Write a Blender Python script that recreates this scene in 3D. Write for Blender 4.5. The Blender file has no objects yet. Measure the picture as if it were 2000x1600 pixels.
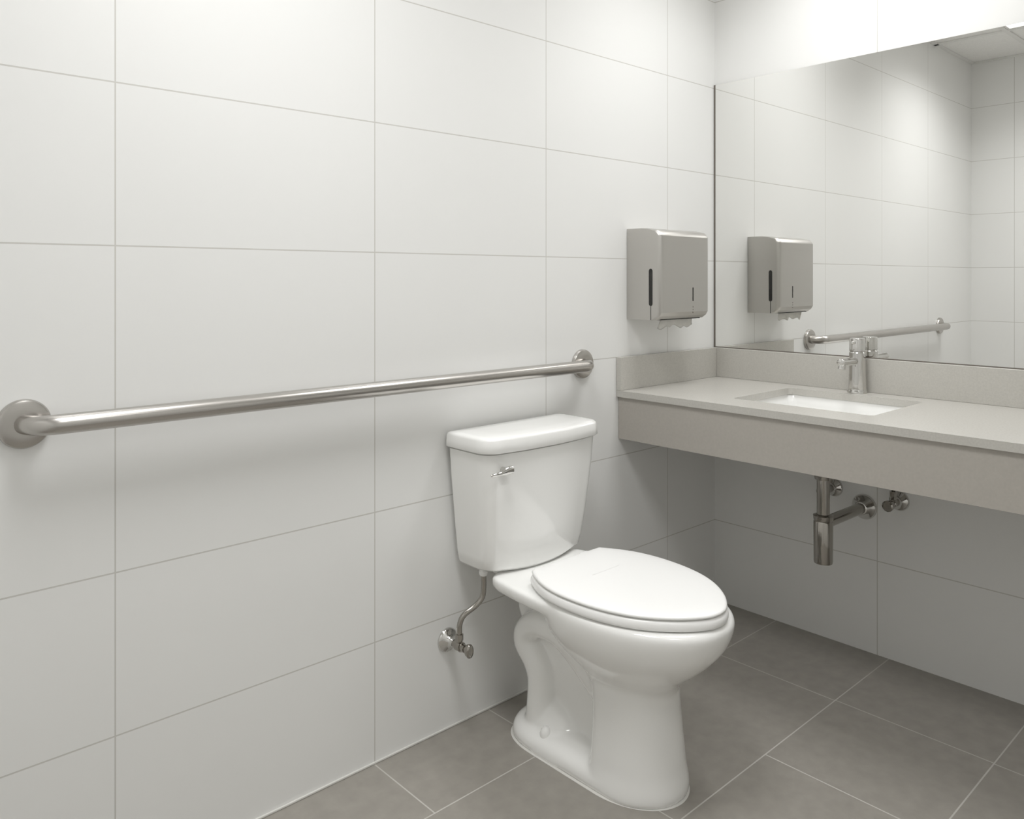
import bpy, bmesh, math, random
from math import pi, sin, cos, radians
from mathutils import Vector, Matrix
random.seed(4)
SC = bpy.context.scene
COL = SC.collection

# ---------------------------------------------------------------- materials
def mat(name, color, rough=0.5, metal=0.0, spec=0.5, noise=None, bump=None, coat=0.0, brushed=None):
    m = bpy.data.materials.new(name); m.use_nodes = True
    nt = m.node_tree; b = nt.nodes['Principled BSDF']
    b.inputs['Base Color'].default_value = (*color, 1)
    b.inputs['Roughness'].default_value = rough
    b.inputs['Metallic'].default_value = metal
    b.inputs['Specular IOR Level'].default_value = spec
    b.inputs['Coat Weight'].default_value = coat
    b.inputs['Coat Roughness'].default_value = 0.05
    tc = nt.nodes.new('ShaderNodeTexCoord')
    if noise:
        sc, amt, det = noise
        n = nt.nodes.new('ShaderNodeTexNoise'); n.inputs['Scale'].default_value = sc; n.inputs['Detail'].default_value = det
        nt.links.new(tc.outputs['Object'], n.inputs['Vector'])
        r = nt.nodes.new('ShaderNodeValToRGB')
        r.color_ramp.elements[0].position = 0.3; r.color_ramp.elements[1].position = 0.7
        r.color_ramp.elements[0].color = (*[c*(1-amt) for c in color], 1)
        r.color_ramp.elements[1].color = (*[min(1, c*(1+amt)) for c in color], 1)
        nt.links.new(n.outputs['Fac'], r.inputs['Fac']); nt.links.new(r.outputs['Color'], b.inputs['Base Color'])
    if bump:
        sc, st, dist = bump
        n = nt.nodes.new('ShaderNodeTexNoise'); n.inputs['Scale'].default_value = sc; n.inputs['Detail'].default_value = 4
        nt.links.new(tc.outputs['Object'], n.inputs['Vector'])
        bp = nt.nodes.new('ShaderNodeBump'); bp.inputs['Strength'].default_value = st; bp.inputs['Distance'].default_value = dist
        nt.links.new(n.outputs['Fac'], bp.inputs['Height']); nt.links.new(bp.outputs['Normal'], b.inputs['Normal'])
    if brushed:
        mp = nt.nodes.new('ShaderNodeMapping'); mp.inputs['Scale'].default_value = brushed
        nt.links.new(tc.outputs['Object'], mp.inputs['Vector'])
        n = nt.nodes.new('ShaderNodeTexNoise'); n.inputs['Scale'].default_value = 1.0; n.inputs['Detail'].default_value = 3
        nt.links.new(mp.outputs['Vector'], n.inputs['Vector'])
        mr = nt.nodes.new('ShaderNodeMapRange')
        mr.inputs['To Min'].default_value = rough*0.85; mr.inputs['To Max'].default_value = rough*1.15
        nt.links.new(n.outputs['Fac'], mr.inputs['Value']); nt.links.new(mr.outputs['Result'], b.inputs['Roughness'])
    return m

M = {}
M['wall_tile'] = mat('wall_tile', (0.825, 0.826, 0.815), 0.32, noise=(1.1, 0.012, 2), bump=(7, 0.05, 0.002))
M['wall_grout'] = mat('wall_grout', (0.60, 0.59, 0.56), 0.8)
M['floor_tile'] = mat('floor_tile', (0.315, 0.296, 0.266), 0.42, noise=(26, 0.07, 8), bump=(90, 0.08, 0.001))
M['floor_grout'] = mat('floor_grout', (0.52, 0.505, 0.47), 0.8)
M['caulk'] = mat('caulk', (0.72, 0.71, 0.68), 0.5)
M['ceiling_panel'] = mat('ceiling_panel', (0.88, 0.875, 0.86), 0.9, noise=(160, 0.05, 3), bump=(200, 0.2, 0.001))
M['ceiling_grid'] = mat('ceiling_grid', (0.80, 0.795, 0.78), 0.5)
M['china'] = mat('china', (0.90, 0.90, 0.885), 0.12, coat=0.5, noise=(1.5, 0.006, 1))
M['plastic'] = mat('seat_plastic', (0.90, 0.90, 0.89), 0.28, noise=(1.5, 0.004, 1))
M['chrome'] = mat('chrome', (0.70, 0.69, 0.67), 0.07, metal=1.0)
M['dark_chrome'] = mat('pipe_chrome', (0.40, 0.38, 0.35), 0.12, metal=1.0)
M['steel'] = mat('brushed_steel', (0.53, 0.51, 0.485), 0.27, metal=1.0)
M['steel_sheet'] = mat('steel_sheet', (0.54, 0.525, 0.50), 0.36, metal=0.85, brushed=(4, 4, 120))
M['counter'] = mat('counter_stone', (0.52, 0.506, 0.472), 0.26, noise=(220, 0.05, 4))
M['apron'] = mat('apron_laminate', (0.43, 0.405, 0.37), 0.5, noise=(150, 0.03, 3))
M['black'] = mat('dark_window', (0.018, 0.017, 0.015), 0.25)
M['paper'] = mat('towel_paper', (0.82, 0.81, 0.78), 0.9, noise=(40, 0.05, 3), bump=(60, 0.4, 0.002))
M['mirror'] = mat('mirror_glass', (0.905, 0.905, 0.89), 0.0, metal=1.0)
M['mirror_edge'] = mat('mirror_edge', (0.17, 0.15, 0.13), 0.4)
def emis(name, col, st):
    m = bpy.data.materials.new(name); m.use_nodes = True
    b = m.node_tree.nodes['Principled BSDF']
    b.inputs['Base Color'].default_value = (0.9, 0.9, 0.9, 1)
    b.inputs['Emission Color'].default_value = (*col, 1); b.inputs['Emission Strength'].default_value = st
    return m
M['lamp'] = emis('lamp_diffuser', (1.0, 0.995, 0.98), 2.5)

# ---------------------------------------------------------------- helpers
def link(name, bm, m, parent=None, smooth=False, loc=None):
    me = bpy.data.meshes.new(name)
    bmesh.ops.recalc_face_normals(bm, faces=bm.faces)
    bm.to_mesh(me); bm.free()
    for mm in (m if isinstance(m, (list, tuple)) else [m]): me.materials.append(M[mm])
    if smooth:
        for p in me.polygons: p.use_smooth = True
        if smooth is not True:
            try: me.set_sharp_from_angle(angle=radians(smooth))
            except Exception: pass
    o = bpy.data.objects.new(name, me); COL.objects.link(o)
    if loc is not None:
        me.transform(Matrix.Translation(-Vector(loc))); o.location = loc
    if parent is not None:
        o.parent = parent
        pw = parent.location.copy(); q = parent.parent
        while q is not None: pw += q.location; q = q.parent
        if loc is not None: o.location = Vector(loc) - pw
        else: me.transform(Matrix.Translation(-pw))
    return o
def thing(name, label, cat, loc, group=None):
    o = bpy.data.objects.new(name, None); COL.objects.link(o); o.location = loc
    o['label'] = label; o['category'] = cat
    if group: o['group'] = group
    return o
def tag(o, label, cat, group=None):
    o['label'] = label; o['category'] = cat
    if group: o['group'] = group
    return o
def struct(o, label=None):
    o['kind'] = 'structure'
    if label: o['label'] = label; o['category'] = o.name.split('_')[0]
    return o
def box(bm, a, b, bevel=0, seg=2):
    r = bmesh.ops.create_cube(bm, size=1.0)
    c = [(a[i]+b[i])/2 for i in range(3)]; s = [abs(b[i]-a[i]) for i in range(3)]
    for v in r['verts']: v.co = Vector([c[i]+v.co[i]*s[i] for i in range(3)])
    if bevel:
        es = list({e for v in r['verts'] for e in v.link_edges})
        bmesh.ops.bevel(bm, geom=es, offset=bevel, segments=seg, profile=0.5, affect='EDGES')
def ring_loft(bm, rings, cap0=True, cap1=True, closed=True):
    vs = [[bm.verts.new(p) for p in r] for r in rings]
    n = len(rings[0])
    for i in range(len(vs)-1):
        for j in range(n if closed else n-1):
            k = (j+1) % n
            bm.faces.new((vs[i][j], vs[i][k], vs[i+1][k], vs[i+1][j]))
    if cap0: bm.faces.new(list(reversed(vs[0])))
    if cap1: bm.faces.new(vs[-1])
    return vs
def frame(d):
    d = d.normalized(); a = Vector((0, 0, 1)) if abs(d.z) < 0.9 else Vector((1, 0, 0))
    x = d.cross(a).normalized(); return x, d.cross(x).normalized()
def tube(bm, pts, rad, seg=24, caps=True):
    pts = [Vector(p) for p in pts]; n = len(pts)
    rads = rad if isinstance(rad, (list, tuple)) else [rad]*n
    t = [(pts[min(i+1, n-1)]-pts[max(i-1, 0)]).normalized() for i in range(n)]
    x, y = frame(t[0]); rings = []
    for i in range(n):
        x = (x - t[i]*x.dot(t[i])).normalized(); y = t[i].cross(x)
        rings.append([pts[i] + (x*cos(2*pi*k/seg)+y*sin(2*pi*k/seg))*rads[i] for k in range(seg)])
    ring_loft(bm, rings, caps, caps)
def lathe(bm, p0, d, prof, seg=40):
    # prof: list of (distance along d, radius)
    p0 = Vector(p0); d = Vector(d).normalized(); x, y = frame(d)
    ring_loft(bm, [[p0+d*s+(x*cos(2*pi*k/seg)+y*sin(2*pi*k/seg))*max(r, 1e-4) for k in range(seg)] for s, r in prof])
def spline(pts, n=8):
    P = [Vector(p) for p in pts]; P = [P[0]*2-P[1]] + P + [P[-1]*2-P[-2]]; out = []
    for i in range(1, len(P)-2):
        for k in range(n):
            t = k/n
            out.append(0.5*((2*P[i])+(P[i+1]-P[i-1])*t+(2*P[i-1]-5*P[i]+4*P[i+1]-P[i+2])*t*t+(3*P[i]-P[i-1]-3*P[i+1]+P[i+2])*t**3))
    out.append(P[-2]); return out

# ---------------------------------------------------------------- room
LX, LY, HZ = -2.76, -2.35, 2.486
G = 0.0030
ROWS = [0.2972+0.32*k for k in range(-1, 8)]
def grid_wall(name, origin, ax, length, colx, height=HZ, rows=ROWS, normal=(0, 0, 0), thick=0.1):
    # origin at floor, ax along the wall; colx joint positions; faces split in tiles (mat 0) and joints (mat 1)
    bm = bmesh.new(); o = Vector(origin); a = Vector(ax); nn = Vector(normal)
    def cuts(js, lo, hi):
        e = [(lo, 0)]
        for j in sorted(js):
            if j-G/2 > lo+1e-3 and j+G/2 < hi-1e-3: e += [(j-G/2, 1), (j+G/2, 0)]
        e.append((hi, 0)); return e
    us = cuts(colx, 0, length); vs = cuts(rows, 0, height)
    V = [[bm.verts.new(o+a*u[0]+Vector((0, 0, v[0]))) for v in vs] for u in us]
    for i in range(len(us)-1):
        for j in range(len(vs)-1):
            f = bm.faces.new((V[i][j], V[i+1][j], V[i+1][j+1], V[i][j+1]))
            f.material_index = 1 if (us[i][1] or vs[j][1]) else 0
    # body of the wall behind the tiled face
    W = [bm.verts.new(o+a*u+Vector((0, 0, z))-nn*thick) for u, z in ((0, 0), (length, 0), (length, height), (0, height))]
    F = [V[0], V[-1]]
    bm.faces.new(W)
    bm.faces.new([V[0][j] for j in range(len(vs))] + [W[3], W[0]])
    bm.faces.new([V[-1][j] for j in range(len(vs))] + [W[2], W[1]])
    bm.faces.new([V[i][0] for i in range(len(us))] + [W[1], W[0]])
    bm.faces.new([V[i][-1] for i in range(len(us))] + [W[2], W[3]])
    ob = link(name, bm, ['wall_tile', 'wall_grout']); struct(ob); return ob
w = 0.5963
grid_wall('wall_left', (0, 0, 0), (-1, 0, 0), -LX, [0.2902+w*k for k in range(4)], normal=(0, -1, 0))
grid_wall('wall_right', (0, 0, 0), (0, -1, 0), -LY, [w*k for k in range(1, 5)], normal=(-1, 0, 0))
grid_wall('wall_back', (LX, 0, 0), (0, -1, 0), -LY, [0.228+w*k for k in range(5)], normal=(1, 0, 0))
grid_wall('wall_front', (0, LY, 0), (-1, 0, 0), -LX, [0.2902+w*k for k in range(6)], normal=(0, 1, 0))

# floor: tiles as faces, joints as faces between them
FG = 0.0034
ys = [0, -0.2478, -0.632, -1.033, -1.43, -1.83, LY]
rowx = [[-0.3685-0.7465*0, -0.742, -1.1154, -1.4858, -1.86, -2.23, -2.61],
        [-0.3655, -1.112, -1.8585, -2.605],
        [-0.3625, -0.7433, -1.12, -1.495, -1.87, -2.24, -2.62]]
rowx[0] = [-0.3685, -1.1154, -1.4858, -1.86, -2.61]
bm = bmesh.new()
def quad(bm, x0, x1, y0, y1, z, mi):
    f = bm.faces.new([bm.verts.new(p) for p in ((x0, y0, z), (x1, y0, z), (x1, y1, z), (x0, y1, z))]); f.material_index = mi
for i in range(len(ys)-1):
    y0 = ys[i]-(FG/2 if i else 0); y1 = ys[i+1]+(FG/2 if i < len(ys)-2 else 0)
    xs = [0]+rowx[i % 3 if i < 3 else (1 if i % 2 else 2)]+[LX]
    for k in range(len(xs)-1):
        x0 = xs[k]-(FG/2 if k else 0); x1 = xs[k+1]+(FG/2 if k < len(xs)-2 else 0)
        quad(bm, x0, x1, y0, y1, 0, 0)
        if k < len(xs)-2: quad(bm, x1, x1-FG, y0, y1, 0, 1)
    if i < len(ys)-2: quad(bm, 0, LX, y1, y1-FG, 0, 1)
floor_slab = bm
box(bm, (0, 0, -0.1), (LX, LY, -0.002))
for f in bm.faces:
    if f.calc_center_median().z < -0.001: f.material_index = 1
o = link('floor', bm, ['floor_tile', 'floor_grout']); struct(o)
# white sealant line where the left wall meets the floor
bm = bmesh.new(); box(bm, (LX+0.001, -0.0055, 0.0002), (-0.001, -0.0002, 0.0055), 0.0015, 2)
struct(link('trim_1', bm, 'caulk', smooth=40))

# ceiling: lay-in panels and T-bars
bm = bmesh.new(); gx = [0, -0.20, -0.80, -1.565, -2.17, LX]; gy = [0, -0.35, -0.955, -1.56, -2.165, LY]
LITS = [(-1.565, -2.17, -0.35, -0.955), (-0.20, -0.80, -0.35, -0.955), (-1.565, -2.17, -1.56, -2.165)]  # last entry is an added, unseen fill light for bowl, lower walls and floor
LPOW = 12.3; LSPREAD = 138; K2 = 0.74; K_FILL = 0.42
for i in range(len(gx)-1):
    for j in range(len(gy)-1):
        cx, cy = (gx[i]+gx[i+1])/2, (gy[j]+gy[j+1])/2
        if any(q[1] < cx < q[0] and q[3] < cy < q[2] for q in LITS): continue
        box(bm, (gx[i], gy[j], HZ+0.004), (gx[i+1], gy[j+1], HZ+0.02))
struct(link('ceiling', bm, 'ceiling_panel'))
bm = bmesh.new()
for x in gx[1:-1]: box(bm, (x-0.012, 0, HZ-0.003), (x+0.012, LY, HZ+0.0035))
for y in gy[1:-1]: box(bm, (0, y-0.012, HZ-0.0032), (LX, y+0.012, HZ+0.0033))
box(bm, (0, 0, HZ-0.003), (LX, -0.022, HZ+0.003)); box(bm, (0, LY, HZ-0.003), (LX, LY+0.022, HZ+0.003))
box(bm, (0, 0, HZ-0.0028), (-0.022, LY, HZ+0.003)); box(bm, (LX, 0, HZ-0.0028), (LX+0.022, LY, HZ+0.003))
struct(link('trim_2', bm, 'ceiling_grid'))
LBL = ['square lay-in ceiling light, its lit corner reflected at the top right of the mirror',
       'square lay-in ceiling light directly above the countertop beside the mirror',
       'added fill light, out of view, over the open floor, opposite the wall with the grab bar']
for LIT, lb in zip(LITS, LBL):
    t = thing('ceiling_light', lb, 'ceiling light', ((LIT[0]+LIT[1])/2, (LIT[2]+LIT[3])/2, HZ), 'square ceiling lights')
    bm = bmesh.new()
    x0, x1, y0, y1 = LIT[0]-0.013, LIT[1]+0.013, LIT[2]-0.013, LIT[3]+0.013
    fr = 0.012
    box(bm, (x0, y0, HZ-0.001), (x1, y0-fr, HZ+0.03)); box(bm, (x0, y1, HZ-0.001), (x1, y1+fr, HZ+0.03))
    box(bm, (x0, y0-fr, HZ-0.001), (x0-fr, y1+fr, HZ+0.03)); box(bm, (x1, y0-fr, HZ-0.001), (x1+fr, y1+fr, HZ+0.03))
    link('frame', bm, 'ceiling_grid', t)
    bm = bmesh.new(); box(bm, (x0-fr, y0-fr, HZ+0.002), (x1+fr, y1+fr, HZ+0.006))
    link('diffuser', bm, 'lamp', t)
    ld = bpy.data.lights.new('tubes', 'AREA'); ld.shape = 'RECTANGLE'; ld.size = abs(x1-x0)-0.05; ld.size_y = abs(y1-y0)-0.05
    ld.energy = LPOW*(K_FILL if LIT[2] < -1 else 1 if LIT[0] < -1 else K2); ld.spread = radians(LSPREAD); ld.color = (1, 1, 0.998)
    lo = bpy.data.objects.new('tubes', ld); COL.objects.link(lo); lo.parent = t; lo.location = (0, 0, 0.0015)

# ---------------------------------------------------------------- mirror
bm = bmesh.new(); box(bm, (-0.0062, -0.0074, 0.9418), (-0.0005, LY+0.004, 1.908))
bm.faces.ensure_lookup_table()
for f in bm.faces: f.material_index = 0 if f.calc_center_median().x < -0.006 else 1
o = link('mirror', bm, ['mirror', 'mirror_edge'], loc=(-0.003, -1.2, 0.9405))
tag(o, 'large frameless wall mirror above the grey backsplash', 'mirror')
bm = bmesh.new(); box(bm, (-0.0070, -0.0073, 0.9392), (-0.0005, -0.0008, 1.909)); box(bm, (-0.0072, LY+0.004, 0.9390), (-0.0005, -0.0073, 0.9417))
link('edge_channel', bm, 'mirror_edge', o)

# ---------------------------------------------------------------- counter
CT, CB = 0.8315, 0.8105; CF = -0.5665
BX0, BX1, BY0, BY1 = -0.445, -0.098, -0.352, -0.772
t = thing('countertop', 'long grey stone countertop with raised backsplash and deep front apron', 'countertop', (-0.28, -1.1, CT))
bm = bmesh.new()
def rrect(x0, x1, y0, y1, r, z, n=6):
    x0, x1 = min(x0, x1), max(x0, x1); y0, y1 = min(y0, y1), max(y0, y1); out = []
    for cx, cy, a0 in ((x1-r, y1-r, 0), (x0+r, y1-r, 90), (x0+r, y0+r, 180), (x1-r, y0+r, 270)):
        for k in range(n+1):
            a = radians(a0+90*k/n); out.append(Vector((cx+r*cos(a), cy+r*sin(a), z)))
    return out
def slab_with_hole(bm, X0, X1, Y0, Y1, hole, z):
    # hole: ring of points (ccw from +x+y corner), outer rect fanned quadrant by quadrant
    n = len(hole)//4
    H = [bm.verts.new((p.x, p.y, z)) for p in hole]
    O = [bm.verts.new(p) for p in ((X1, Y1, z), (X0, Y1, z), (X0, Y0, z), (X1, Y0, z))]
    for q in range(4):
        idx = list(range(q*n, (q+1)*n))
        for k in range(len(idx)-1): bm.faces.new((O[q], H[idx[k+1]], H[idx[k]]))
        a = H[(q+1)*n-1]; b = H[((q+1)*n) % len(H)]
        bm.faces.new((O[q], O[(q+1) % 4], b, a))
    return H, O
hole = rrect(BX0, BX1, BY0, BY1, 0.014, 0)
X0, X1, Y0, Y1 = CF, -0.0006, LY+0.001, -0.0006
Ht, Ot = slab_with_hole(bm, X0, X1, Y0, Y1, hole, CT)
Hb, Ob = slab_with_hole(bm, X0, X1, Y0, Y1, hole, CB)
for A, B in ((Ht, Hb), (Ot, Ob)):
    for k in range(len(A)):
        j = (k+1) % len(A); bm.faces.new((A[k], A[j], B[j], B[k]))
link('slab', bm, 'counter', t)
bm = bmesh.new(); box(bm, (-0.0195, -0.0206, CT), (-0.0006, LY+0.001, 0.9385), 0.001, 1); link('backsplash', bm, 'counter', t)
bm = bmesh.new(); box(bm, (CF, -0.0204, CT), (-0.0006, -0.0006, 0.9385), 0.001, 1); link('backsplash', bm, 'counter', t)
bm = bmesh.new(); box(bm, (CF+0.0105, -0.001, 0.674), (CF+0.030, LY+0.001, CB-0.0001), 0.0006, 1); link('apron', bm, 'apron', t)

# undermount sink
t = thing('sink', 'white rectangular sink set under the opening in the grey countertop', 'sink', (-0.27, -0.56, CB))
bm = bmesh.new()
zb = CB-0.0002
def sr(grow, r, z): return rrect(BX0-grow, BX1+grow, BY0+grow, BY1-grow, r, z)
inner = [sr(0.022, 0.03, zb), sr(0.006, 0.02, zb), sr(0.004, 0.022, zb-0.004), sr(0.0, 0.03, zb-0.03), sr(-0.006, 0.04, zb-0.085),
         sr(-0.016, 0.05, zb-0.11), sr(-0.04, 0.05, zb-0.122), sr(-0.10, 0.05, zb-0.127), sr(-0.14, 0.02, zb-0.129)]
outer = [sr(-0.14, 0.02, zb-0.142), sr(-0.03, 0.05, zb-0.136), sr(0.004, 0.045, zb-0.10), sr(0.012, 0.03, zb-0.02), sr(0.022, 0.03, zb-0.012)]
vs = ring_loft(bm, inner+outer, False, False)
n = len(inner[0])
for j in range(n):
    k = (j+1) % n; bm.faces.new((vs[-1][j], vs[-1][k], vs[0][k], vs[0][j]))
bm.faces.new(vs[len(inner)-1]) if False else None
# floor of the basin
i0 = len(inner)-1
bm.edges.ensure_lookup_table()
for j in range(n):
    k = (j+1) % n
    e = [f for f in bm.faces if set((vs[i0][j], vs[i0][k], vs[i0+1][k], vs[i0+1][j])) == set(f.verts)]
    for f in e: bm.faces.remove(f)
bm.faces.new(vs[i0]); bm.faces.new(vs[i0+1])
bs_ = link('basin', bm, 'china', t, smooth=50)
bm = bmesh.new(); lathe(bm, (-0.27, -0.56, zb-0.1289), (0, 0, 1), [(0, 0.021), (0.002, 0.021), (0.003, 0.018), (0.002, 0.012), (0.002, 0.0)])
link('drain', bm, 'chrome', bs_, smooth=40)

# faucet
FX, FY = -0.052, -0.556
t = thing('faucet', 'chrome single-handle faucet standing behind the white sink', 'faucet', (FX, FY, CT))
Z = Vector((0, 0, 1)); F0 = Vector((FX, FY, CT))
bm = bmesh.new(); lathe(bm, F0, Z, [(0, 0.030), (0.006, 0.030), (0.009, 0.028), (0.013, 0.0275)]); link('base_ring', bm, 'chrome', t, smooth=35)
bm = bmesh.new(); lathe(bm, F0, Z, [(0.012, 0.027), (0.05, 0.0255), (0.10, 0.0245), (0.127, 0.024), (0.129, 0.0225)]); link('body', bm, 'chrome', t, smooth=35)
bm = bmesh.new(); lathe(bm, F0, Z, [(0.129, 0.0215), (0.1305, 0.0215), (0.132, 0.0235), (0.168, 0.0235), (0.172, 0.022), (0.1735, 0.0)]); cp_ = link('cap', bm, 'chrome', t, smooth=35)
bm = bmesh.new()
lathe(bm, F0+Vector((-0.018, 0, 0.101)), (-1, 0, 0.02), [(0, 0.0125), (0.085, 0.0115), (0.093, 0.0125), (0.098, 0.0125), (0.100, 0.010)], 28)
sp_ = link('spout', bm, 'chrome', t, smooth=40)
bm = bmesh.new(); lathe(bm, F0+Vector((-0.106, 0, 0.099)), (-0.25, 0, -1), [(0, 0.011), (0.012, 0.0115), (0.017, 0.0115), (0.018, 0.009)], 24)
link('aerator', bm, 'chrome', sp_, smooth=40)
bm = bmesh.new()
lathe(bm, F0+Vector((-0.016, 0, 0.158)), (-1, 0, 0.12), [(0, 0.006), (0.018, 0.005), (0.021, 0.003)], 16)
link('lever', bm, 'chrome', cp_, smooth=40)

# plumbing under the sink
PX, PY = -0.27, -0.551
t = thing('bottle_trap', 'chrome bottle trap hanging below the countertop apron with its pipe into the wall', 'drain pipe', (PX, PY, 0.35))
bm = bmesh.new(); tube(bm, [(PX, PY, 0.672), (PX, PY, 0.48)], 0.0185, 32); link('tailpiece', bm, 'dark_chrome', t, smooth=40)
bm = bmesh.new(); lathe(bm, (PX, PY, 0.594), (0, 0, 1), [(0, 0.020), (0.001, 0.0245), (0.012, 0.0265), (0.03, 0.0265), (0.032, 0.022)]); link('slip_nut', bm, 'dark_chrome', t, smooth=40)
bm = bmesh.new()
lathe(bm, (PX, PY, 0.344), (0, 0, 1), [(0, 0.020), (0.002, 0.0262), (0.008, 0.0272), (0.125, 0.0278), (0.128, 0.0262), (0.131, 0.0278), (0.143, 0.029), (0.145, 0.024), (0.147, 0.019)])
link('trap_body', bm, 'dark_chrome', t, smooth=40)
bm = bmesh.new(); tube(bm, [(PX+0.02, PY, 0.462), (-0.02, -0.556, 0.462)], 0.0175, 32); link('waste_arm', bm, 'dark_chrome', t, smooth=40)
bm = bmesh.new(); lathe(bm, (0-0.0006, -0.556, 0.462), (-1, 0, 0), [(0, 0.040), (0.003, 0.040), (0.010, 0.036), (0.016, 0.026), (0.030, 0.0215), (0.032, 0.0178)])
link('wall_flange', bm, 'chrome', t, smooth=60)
def stop_valve(y, z, label, rot):
    t = thing('shutoff_valve', label, 'valve', (0, y, z), 'shutoff valves under the sink')
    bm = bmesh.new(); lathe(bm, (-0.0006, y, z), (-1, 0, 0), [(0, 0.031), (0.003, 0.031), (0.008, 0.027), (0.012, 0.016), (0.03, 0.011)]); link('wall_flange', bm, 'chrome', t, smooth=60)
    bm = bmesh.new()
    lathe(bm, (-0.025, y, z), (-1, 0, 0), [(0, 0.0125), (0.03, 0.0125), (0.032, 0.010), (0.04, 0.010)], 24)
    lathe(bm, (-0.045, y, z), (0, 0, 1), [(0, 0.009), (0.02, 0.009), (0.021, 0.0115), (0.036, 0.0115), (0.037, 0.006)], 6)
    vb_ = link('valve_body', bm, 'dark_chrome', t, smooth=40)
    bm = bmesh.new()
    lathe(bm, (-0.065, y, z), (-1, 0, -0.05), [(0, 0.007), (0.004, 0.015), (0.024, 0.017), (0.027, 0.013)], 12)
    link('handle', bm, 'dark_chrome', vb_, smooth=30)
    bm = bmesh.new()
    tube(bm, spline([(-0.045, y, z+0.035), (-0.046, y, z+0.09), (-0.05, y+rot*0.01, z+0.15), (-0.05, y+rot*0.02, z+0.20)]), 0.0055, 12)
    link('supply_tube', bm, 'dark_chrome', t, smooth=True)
stop_valve(-0.455, 0.506, 'small chrome shutoff valve on the wall, half hidden behind the upper drain pipe', -1)
stop_valve(-0.664, 0.503, 'small chrome shutoff valve on the wall to the right of the trap outlet', 1)

# ---------------------------------------------------------------- grab bar
t = thing('grab_bar', 'long brushed steel grab bar fixed to the tiled wall above the toilet', 'grab bar', (-1.48, 0, 0.929))
BZ, BYc, BR = 0.9285, -0.057, 0.0178
XL, XR = -2.236, -0.732
R = 0.052
pts = [(XL, -0.004, BZ)]
for k in range(0, 13):
    a = radians(90*k/12); pts.append((XL+R-R*cos(a), BYc+R-R*sin(a) if False else -(-(BYc))+R*(1-sin(a)) if False else BYc+R*(1-sin(a)), BZ))
for k in range(0, 13):
    a = radians(90*k/12); pts.append((XR-R+R*sin(a), BYc+R*(1-cos(a)), BZ))
pts.append((XR, -0.004, BZ))
bm = bmesh.new(); tube(bm, pts, BR, 40); link('bar', bm, 'steel', t, smooth=60)
for x in (XL, XR):
    bm = bmesh.new(); lathe(bm, (x, -0.0006, BZ), (0, -1, 0), [(0, 0.0445), (0.008, 0.0445), (0.0115, 0.0425), (0.013, 0.039), (0.0135, 0.022), (0.0135, 0)], 64)
    link('wall_flange', bm, 'steel', t, smooth=35)

# ---------------------------------------------------------------- towel dispenser
DX0, DX1, DY, DZ0, DZ1 = -0.512, -0.240, -0.137, 1.0595, 1.355
t = thing('paper_towel_dispenser', 'stainless steel paper towel dispenser on the wall beside the mirror', 'dispenser', (-0.376, 0, DZ0))
bm = bmesh.new()
# plan outline ring lofted upward
def dring(inset_y, z, inset_x=0.0, r=0.016):
    x0, x1, yf = DX0+inset_x, DX1-inset_x, DY+inset_y
    out = [Vector((x1, -0.0008, z))]
    for cx, a0 in ((x1-r, 0), (x0+r, -90)):
        for k in range(7):
            a = radians(a0-90*k/6); out.append(Vector((cx+r*cos(a), yf+r+r*sin(a), z)))
    out.append(Vector((x0, -0.0008, z)))
    return out
ring_loft(bm, [dring(0.030, DZ0, 0.000), dring(0.022, DZ0+0.001), dring(0.007, DZ0+0.012), dring(0.0, DZ0+0.024), dring(0, DZ1-0.026),
               dring(0.001, DZ1-0.0235), dring(0.011, DZ1-0.011), dring(0.013, DZ1-0.0095), dring(0.045, DZ1-0.002, 0.0005), dring(0.065, DZ1, 0.001)])
hs = link('housing', bm, 'steel_sheet', t, smooth=20)
bm = bmesh.new()
yy, ww = -0.098, 0.0075
bm.free()
for sx, sg in ((DX0, -1), (DX1, 1)):
    out = []
    for s_, zc in ((1, 1.2165), (-1, 1.112)):
        for k in range(7):
            a = radians(180*k/6) if s_ == 1 else radians(180+180*k/6)
            out.append((yy+ww*cos(a)*0.95, zc+ww*sin(a)))
    bm = bmesh.new()
    ring_loft(bm, [[Vector((sx-sg*0.001, y, z)) for y, z in out], [Vector((sx+sg*0.0008, y, z)) for y, z in out]])
    link('level_window', bm, 'black', hs)
    bm = bmesh.new(); box(bm, (sx+sg*0.0005, yy-0.0011, DZ0+0.0005), (sx-sg*0.001, yy+0.0011, 1.105)); link('seam', bm, 'black', hs)
bm = bmesh.new(); box(bm, (-0.3395, DY-0.0007, 1.118), (-0.3335, DY+0.001, 1.163), 0.0006, 1); link('lock_slot', bm, 'black', hs)
for z in (1.099, 1.090, 1.081):
    bm = bmesh.new(); lathe(bm, (-0.3365, DY+0.0005, z), (0, -1, 0), [(0, 0.0022), (0.0008, 0.0022), (0.0012, 0.0015)], 10); link('vent_hole', bm, 'mirror_edge', hs)
bm = bmesh.new(); box(bm, (-0.485, DY+0.020, DZ0-0.0006), (-0.268, DY+0.045, DZ0+0.002)); link('outlet_slot', bm, 'black', hs)
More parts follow.
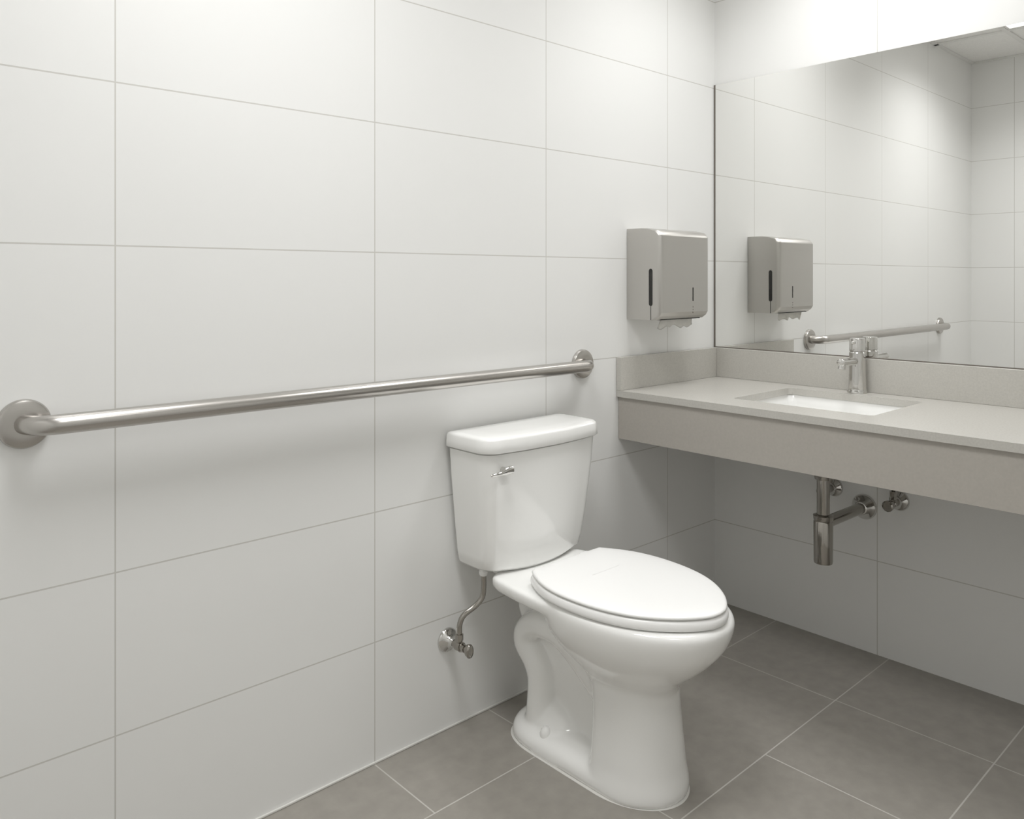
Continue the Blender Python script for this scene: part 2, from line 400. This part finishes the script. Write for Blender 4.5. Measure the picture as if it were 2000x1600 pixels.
# paper towel hanging out
bm = bmesh.new(); nx, nz = 40, 8
rows_ = []
for j in range(nz+1):
    r_ = []
    for i in range(nx+1):
        u = i/nx; x = -0.470+0.175*u
        ln = 0.030+0.004*sin(u*23)+0.003*sin(u*9+1)
        v = j/nz
        r_.append(Vector((x+0.010*v*(u-0.45), DY+0.032+0.004*sin(u*14+v*2)*v+0.006*v, DZ0+0.004-v*ln)))
    rows_.append(r_)
V = [[bm.verts.new(p) for p in r_] for r_ in rows_]
for j in range(nz):
    for i in range(nx): bm.faces.new((V[j][i], V[j][i+1], V[j+1][i+1], V[j+1][i]))
bmesh.ops.solidify(bm, geom=bm.faces[:], thickness=0.0006)
o = link('paper_towel', bm, 'paper', smooth=True, loc=(-0.38, DY+0.035, DZ0))
tag(o, 'white paper towel end hanging out of the steel dispenser', 'paper towel')

# ---------------------------------------------------------------- toilet
TX = -1.054
T = thing('toilet', 'white two-piece toilet with closed lid on the grey floor', 'toilet', (TX, -0.4, 0))
def L(u, v, z): return Vector((TX+u, -v, z))      # u sideways, v out from the wall
def egg(vr, vf, vc, hw, z, n=64, pf=2.1, pr=2.3):
    out = []
    for k in range(n):
        a = 2*pi*k/n; s, c = sin(a), cos(a)
        p = pf if c >= 0 else pr
        ext = (vf-vc) if c >= 0 else (vc-vr)
        out.append(L(hw*math.copysign(abs(s)**(2/p), s), vc+ext*math.copysign(abs(c)**(2/p), c), z))
    return out
parts = []
def add(fn):
    bm = bmesh.new(); fn(bm); bmesh.ops.recalc_face_normals(bm, faces=bm.faces); parts.append(bm)
# bowl
def fine(rows, n=5):
    # rows of (vr, vf, vc, hw, z) interpolated smoothly
    P4 = [spline([(r[0], r[1], r[4]) for r in rows], n), spline([(r[2], r[3], 0) for r in rows], n)]
    return [egg(a.x, a.y, b_.x, b_.y, a.z) for a, b_ in zip(*P4)]
add(lambda b: ring_loft(b, fine([(.37, .560, .46, .085, .19), (.35, .577, .46, .094, .240), (.322, .598, .455, .112, .268), (.29, .632, .45, .137, .297),
    (.265, .664, .445, .160, .327), (.247, .690, .44, .1765, .357), (.237, .706, .44, .185, .387), (.232, .7125, .44, .1885, .412), (.232, .710, .44, .1875, .425), (.238, .702, .44, .181, .432)])))
# rear deck
def deck(b):
    def rg(z, e):
        o = [(-.085, .035), (-.088, .10), (-.135-e, .112), (-.160-e, .128), (-.170-e, .155), (-.180-e, .24), (-.184-e, .33), (-.16, .42), (0, .45)]
        o2 = [(-u, v) for u, v in reversed(o[:-1])]
        return [L(u, v, z) for u, v in o+o2]
    ring_loft(b, [rg(.392, -.012), rg(.402, -.002), rg(.424, .0), rg(.429, -.004)])
add(deck)
# front pedestal column
add(lambda b: ring_loft(b, [egg(.398, .600, .47, .117, 0, pf=2.0, pr=5), egg(.398, .600, .47, .116, .02, pf=2.0, pr=5), egg(.400, .590, .47, .109, .06, pf=2.1, pr=5), egg(.402, .580, .47, .103, .13, pf=2.2, pr=5),
    egg(.40, .572, .47, .099, .21, pf=2.2, pr=5), egg(.385, .572, .47, .099, .26, pf=2.2, pr=4)]))
# foot
def foot(b):
    def rg(z, e, vr):
        return egg(vr, .602-e, .30, .118-e, z, pf=2.6, pr=3.2)
    def rg2(z, e, vr):
        o = []
        for k in range(64):
            a = 2*pi*k/64; s, c = sin(a), cos(a)
            if c >= 0: v = .44+(.16-e)*abs(c)**(2/2.0); hw = (.118-e)*math.copysign(abs(s)**(2/2.0), s)
            else: v = .24-(.24-vr)*abs(c)**(2/2.6); hw = (.118-e)*math.copysign(abs(s)**(2/2.6), s)
            o.append(L(hw, v, z))
        return o
    ring_loft(b, [rg2(0, .0, .098), rg2(.022, .001, .100), rg2(.036, .008, .107), rg2(.046, .022, .118), rg2(.060, .045, .135)])
add(foot)
# web under the deck
def web(b):
    P = [(.085, .40), (.095, .30), (.13, .24), (.17, .18), (.175, .04), (.46, .04), (.46, .40)]
    ring_loft(b, [[L(-.038, v, z) for v, z in P], [L(.038, v, z) for v, z in P]])
add(web)
# mound above the foot at the back
add(lambda b: ring_loft(b, [egg(.150, .36, .22, .092, .03, pr=2.6), egg(.155, .34, .225, .085, .06, pr=2.6), egg(.165, .31, .23, .068, .09, pr=2.6), egg(.175, .27, .225, .05, .11)]))
# trapway on both sides
for s in (-1, 1):
    def trap(b, s=s):
        p = [(.415, .165, .018), (.380, .205, .032), (.335, .250, .040), (.285, .285, .045), (.235, .300, .050), (.185, .292, .052), (.150, .262, .052), (.150, .232, .052),
             (.180, .203, .052), (.200, .165, .052), (.200, .115, .052), (.195, .05, .054)]
        pp = spline([L(s*u, v, z) for v, z, u in p], 6)
        tube(b, pp, 0.036, 28)
    add(trap)
# merge the china volumes, remesh and soften the joints
bmj = bmesh.new()
for pb in parts:
    me = bpy.data.meshes.new('tmp'); pb.to_mesh(me); pb.free(); bmj.from_mesh(me); bpy.data.meshes.remove(me)
me = bpy.data.meshes.new('bowl'); bmj.to_mesh(me); bmj.free()
tmp = bpy.data.objects.new('tmp_bowl', me); COL.objects.link(tmp)
md = tmp.modifiers.new('r', 'REMESH'); md.mode = 'VOXEL'; md.voxel_size = 0.0031; md.use_smooth_shade = True
sm = tmp.modifiers.new('s', 'SMOOTH'); sm.factor = 0.5; sm.iterations = 70
dg = bpy.context.evaluated_depsgraph_get()
res = bpy.data.meshes.new_from_object(tmp.evaluated_get(dg))
bpy.data.objects.remove(tmp)
res.name = 'bowl'
res.materials.clear(); res.materials.append(M['china'])
for v in res.vertices:
    if v.co.z < 0.004: v.co.z = 0.0005
for p in res.polygons: p.use_smooth = True
res.transform(Matrix.Translation(-T.location))
o = bpy.data.objects.new('bowl', res); COL.objects.link(o); o.parent = T

# sealant bead round the foot
def footring(e, z, n=96):
    o = []
    for k in range(n):
        a = 2*pi*k/n; s, c = sin(a), cos(a)
        if c >= 0: v = .44+(.16+e)*abs(c); hw = (.118+e)*s
        else: v = .24-(.142+e)*abs(c)**(2/2.6); hw = (.118+e)*math.copysign(abs(s)**(2/2.6), s)
        o.append(L(hw, v, z))
    return o
bm = bmesh.new(); ring_loft(bm, [footring(.0030, .0003), footring(.0022, .0014), footring(-.004, .0018)]); link('sealant_bead', bm, 'caulk', T, smooth=40)
# bolt caps
for s in (-1, 1):
    bm = bmesh.new(); lathe(bm, L(s*.086, .253, .036), (0, 0, 1), [(0, .0165), (.012, .016), (.020, .0135), (.026, .009), (.029, .004), (.0295, 0)], 24)
    link('bolt_cap', bm, 'china', T, smooth=60)

# seat and lid
prof = [(.244, .126), (.262, .138), (.285, .151), (.31, .163), (.345, .1745), (.39, .1815), (.44, .182), (.49, .177), (.54, .165), (.585, .146), (.625, .119), (.66, .086), (.684, .054), (.698, .026), (.702, 0)]
def seat_ring(e, z, back=0.0, n=6):
    sp = spline([(u, v, 0) for v, u in prof], n)
    half = [(p.x, p.y) for p in sp]
    half = [(0, .2415), (.05, .2418), (.09, .2424), (.118, .243), (.1245, .2433)] + half
    half[-1] = (0, half[-1][1])
    full = half + [(-u, v) for u, v in reversed(half[1:-1])]
    out = []; m = len(full)
    for i in range(m):
        a = Vector(full[i-1]); b = Vector(full[(i+1) % m]); t_ = (b-a)
        nrm = Vector((t_.y, -t_.x)).normalized()
        p = Vector(full[i])+nrm*e
        out.append(L(p.x, p.y, z))
    return out
sgn = 1
# make sure positive e grows outward
if (seat_ring(0.01, 0)[20]-L(0, .45, 0)).length < (seat_ring(0, 0)[20]-L(0, .45, 0)).length: sgn = -1
E_ = lambda e, z: seat_ring(sgn*e, z)
def SC_(k, z):
    return [Vector((TX+(p.x-TX)*k, -.46+(p.y+.46)*k, z)) for p in E_(-.006, z)]
bm = bmesh.new()
ring_loft(bm, [E_(-.002, .4335), E_(.0035, .4355), E_(.0045, .440), E_(.0035, .449), E_(.000, .4545), E_(-.004, .4560)])
link('seat', bm, 'plastic', T, smooth=60)
bm = bmesh.new()
ring_loft(bm, [E_(-.004, .4585), E_(.0, .4590), E_(.0012, .4605), E_(.0008, .4635), E_(-.002, .4658), E_(-.006, .4668), SC_(.90, .4680), SC_(.72, .4690), SC_(.4, .4696)])
link('seat_lid', bm, 'plastic', T, smooth=60)
for s in (-1, 1):
    bm = bmesh.new(); box(bm, L(s*.085-.016, .222, .430), L(s*.085+.016, .250, .458), 0.004, 3); link('hinge', bm, 'plastic', T, smooth=40)

# tank
def tank_ring(hw, vb, vf, bow, r, z, e=0):
    # rounded plan: straight back, convex front
    out = []; hw += e; vf += e; vb -= e
    nb = 7
    for k in range(nb):   # back right corner -> back left
        a = radians(0+90*k/(nb-1)); rr = 0.012
        out.append((hw-rr+rr*cos(a), vb+rr-rr*sin(a)))
    for k in range(nb):
        a = radians(90+90*k/(nb-1)); rr = 0.012
        out.append((-hw+rr+rr*cos(a), vb+rr-rr*sin(a)))
    vs_ = vf-bow
    for k in range(nb+3):
        a = radians(180+90*k/(nb+2)); out.append((-hw+r+r*cos(a), vs_-r-r*sin(a)))
    m = 12
    for k in range(1, m):
        u = (-hw+r)+2*(hw-r)*k/m; out.append((u, vs_+bow*(1-(u/(hw-r))**2)))
    for k in range(nb+3):
        a = radians(270+90*k/(nb+2)); out.append((hw-r+r*cos(a), vs_-r-r*sin(a)))
    return [L(u, v, z) for u, v in out]
bm = bmesh.new()
S = [(.164, .030, .144, .020, .050, .4385), (.176, .020, .158, .022, .046, .4400), (.1815, .0145, .166, .023, .044, .447), (.186, .0135, .172, .023, .044, .475), (.1925, .0125, .178, .020, .044, .540),
     (.199, .012, .182, .018, .044, .61), (.206, .012, .185, .016, .044, .68), (.2105, .012, .187, .015, .044, .7475)]
rings = [tank_ring(hw, vb, vf, bow, r, z) for hw, vb, vf, bow, r, z in S]
# the underside sags gently towards the middle
for i, rg in enumerate(rings[:4]):
    wgt = [1, 1, .7, .2][i]
    for p in rg: p.z -= wgt*0.010*max(0, 1-((p.x-TX)/.17)**2)
ring_loft(bm, rings)
link('tank', bm, 'china', T, smooth=55)
bm = bmesh.new()
ring_loft(bm, [tank_ring(.200, .020, .178, .013, .045, .7485), tank_ring(.200, .020, .178, .013, .045, .7525), tank_ring(.2175, .008, .1955, .013, .050, .7525), tank_ring(.2190, .007, .197, .013, .050, .7545), tank_ring(.2180, .007, .196, .013, .050, .770), tank_ring(.2168, .0075, .195, .013, .050, .7835),
               tank_ring(.2145, .009, .193, .013, .050, .7880), tank_ring(.2095, .013, .188, .013, .048, .7905), tank_ring(.195, .023, .175, .012, .044, .7922), tank_ring(.15, .05, .14, .008, .03, .7928)])
link('tank_lid', bm, 'china', T, smooth=55)
# flush handle
HV = .1835
bm = bmesh.new()
lathe(bm, L(-.166, HV-.006, .710), (0, -1, 0), [(0, .0085), (.012, .0085)], 20)
pv = link('handle_pivot', bm, 'chrome', T, smooth=40)
bm = bmesh.new()
rg = []
for k, (u, zt, zb_, hy) in enumerate([(-.1465, .7165, .7045, .004), (-.148, .7215, .7015, .0065), (-.158, .7220, .7010, .0075), (-.170, .7205, .7010, .0075), (-.180, .7165, .7015, .0065), (-.187, .7125, .7022, .005), (-.200, .7112, .7030, .0042), (-.2175, .7108, .7035, .0035), (-.2195, .7095, .7050, .002)]):
    zc = (zt+zb_)/2; hz = (zt-zb_)/2
    rg.append([L(u, HV+.012+hy*cos(2*pi*j/20), zc+hz*sin(2*pi*j/20)) for j in range(20)])
ring_loft(bm, rg); link('flush_lever', bm, 'chrome', T, smooth=50)

# ---------------------------------------------------------------- water supply of the toilet
VX, VZ = -1.258, 0.236
t = thing('supply_valve', 'small chrome water stop valve with bent tube on the wall left of the toilet', 'valve', (VX, 0, VZ))
bm = bmesh.new(); lathe(bm, (VX, -0.0006, VZ), (0, -1, 0), [(0, .0315), (.003, .0315), (.008, .028), (.012, .018), (.02, .012), (.03, .010)], 40); link('wall_flange', bm, 'chrome', t, smooth=60)
bm = bmesh.new()
lathe(bm, (VX, -0.02, VZ), (0, -1, 0), [(0, .009), (.022, .009), (.023, .013), (.042, .013), (.043, .010), (.056, .010), (.057, .0075), (.066, .0075)], 20)
lathe(bm, (VX, -0.052, VZ), (0, 0, 1), [(0, .008), (.014, .008), (.015, .0105), (.031, .0105), (.032, .007)], 6)
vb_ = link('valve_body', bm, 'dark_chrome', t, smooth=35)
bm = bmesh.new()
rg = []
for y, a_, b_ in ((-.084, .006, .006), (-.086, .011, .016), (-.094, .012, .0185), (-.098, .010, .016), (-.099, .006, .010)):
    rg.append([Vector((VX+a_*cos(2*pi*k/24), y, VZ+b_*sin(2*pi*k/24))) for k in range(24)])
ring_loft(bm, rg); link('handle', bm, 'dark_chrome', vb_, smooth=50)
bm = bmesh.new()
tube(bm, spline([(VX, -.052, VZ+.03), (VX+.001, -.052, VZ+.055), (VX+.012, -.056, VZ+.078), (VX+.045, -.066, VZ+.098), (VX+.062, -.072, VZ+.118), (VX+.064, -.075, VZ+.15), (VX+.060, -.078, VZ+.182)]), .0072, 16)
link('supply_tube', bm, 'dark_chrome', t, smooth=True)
bm = bmesh.new(); lathe(bm, (VX+.060, -.078, .412), (0, 0, 1), [(0, .009), (.004, .0115), (.012, .0125), (.013, .0105), (.0258, .0115)], 12); link('coupling_nut', bm, 'plastic', t, smooth=30)

# ---------------------------------------------------------------- camera
cam = bpy.data.cameras.new('camera'); co = bpy.data.objects.new('camera', cam); COL.objects.link(co)
yaw = 0.8263
co.location = (-2.57045, -1.67872, 1.19349)
co.rotation_euler = (pi/2, 0, yaw-pi/2)
cam.sensor_width = 36; cam.sensor_fit = 'HORIZONTAL'; cam.lens = 1564.98/2000*36
cam.shift_y = -(800-543.54)/2000
cam.clip_start = 0.02
SC.camera = co
# ---------------------------------------------------------------- world / view
wd = bpy.data.worlds.new('world'); SC.world = wd; wd.use_nodes = True
wd.node_tree.nodes['Background'].inputs['Color'].default_value = (0.02, 0.02, 0.02, 1)
SC.view_settings.view_transform = 'Standard'; SC.view_settings.look = 'None'
SC.view_settings.gamma = 1; SC.view_settings.exposure = -0.33
SC.view_settings.use_curve_mapping = False
SC.cycles.max_bounces = 14; SC.cycles.diffuse_bounces = 8; SC.cycles.glossy_bounces = 8
SC.cycles.caustics_reflective = True; SC.cycles.sample_clamp_indirect = 6
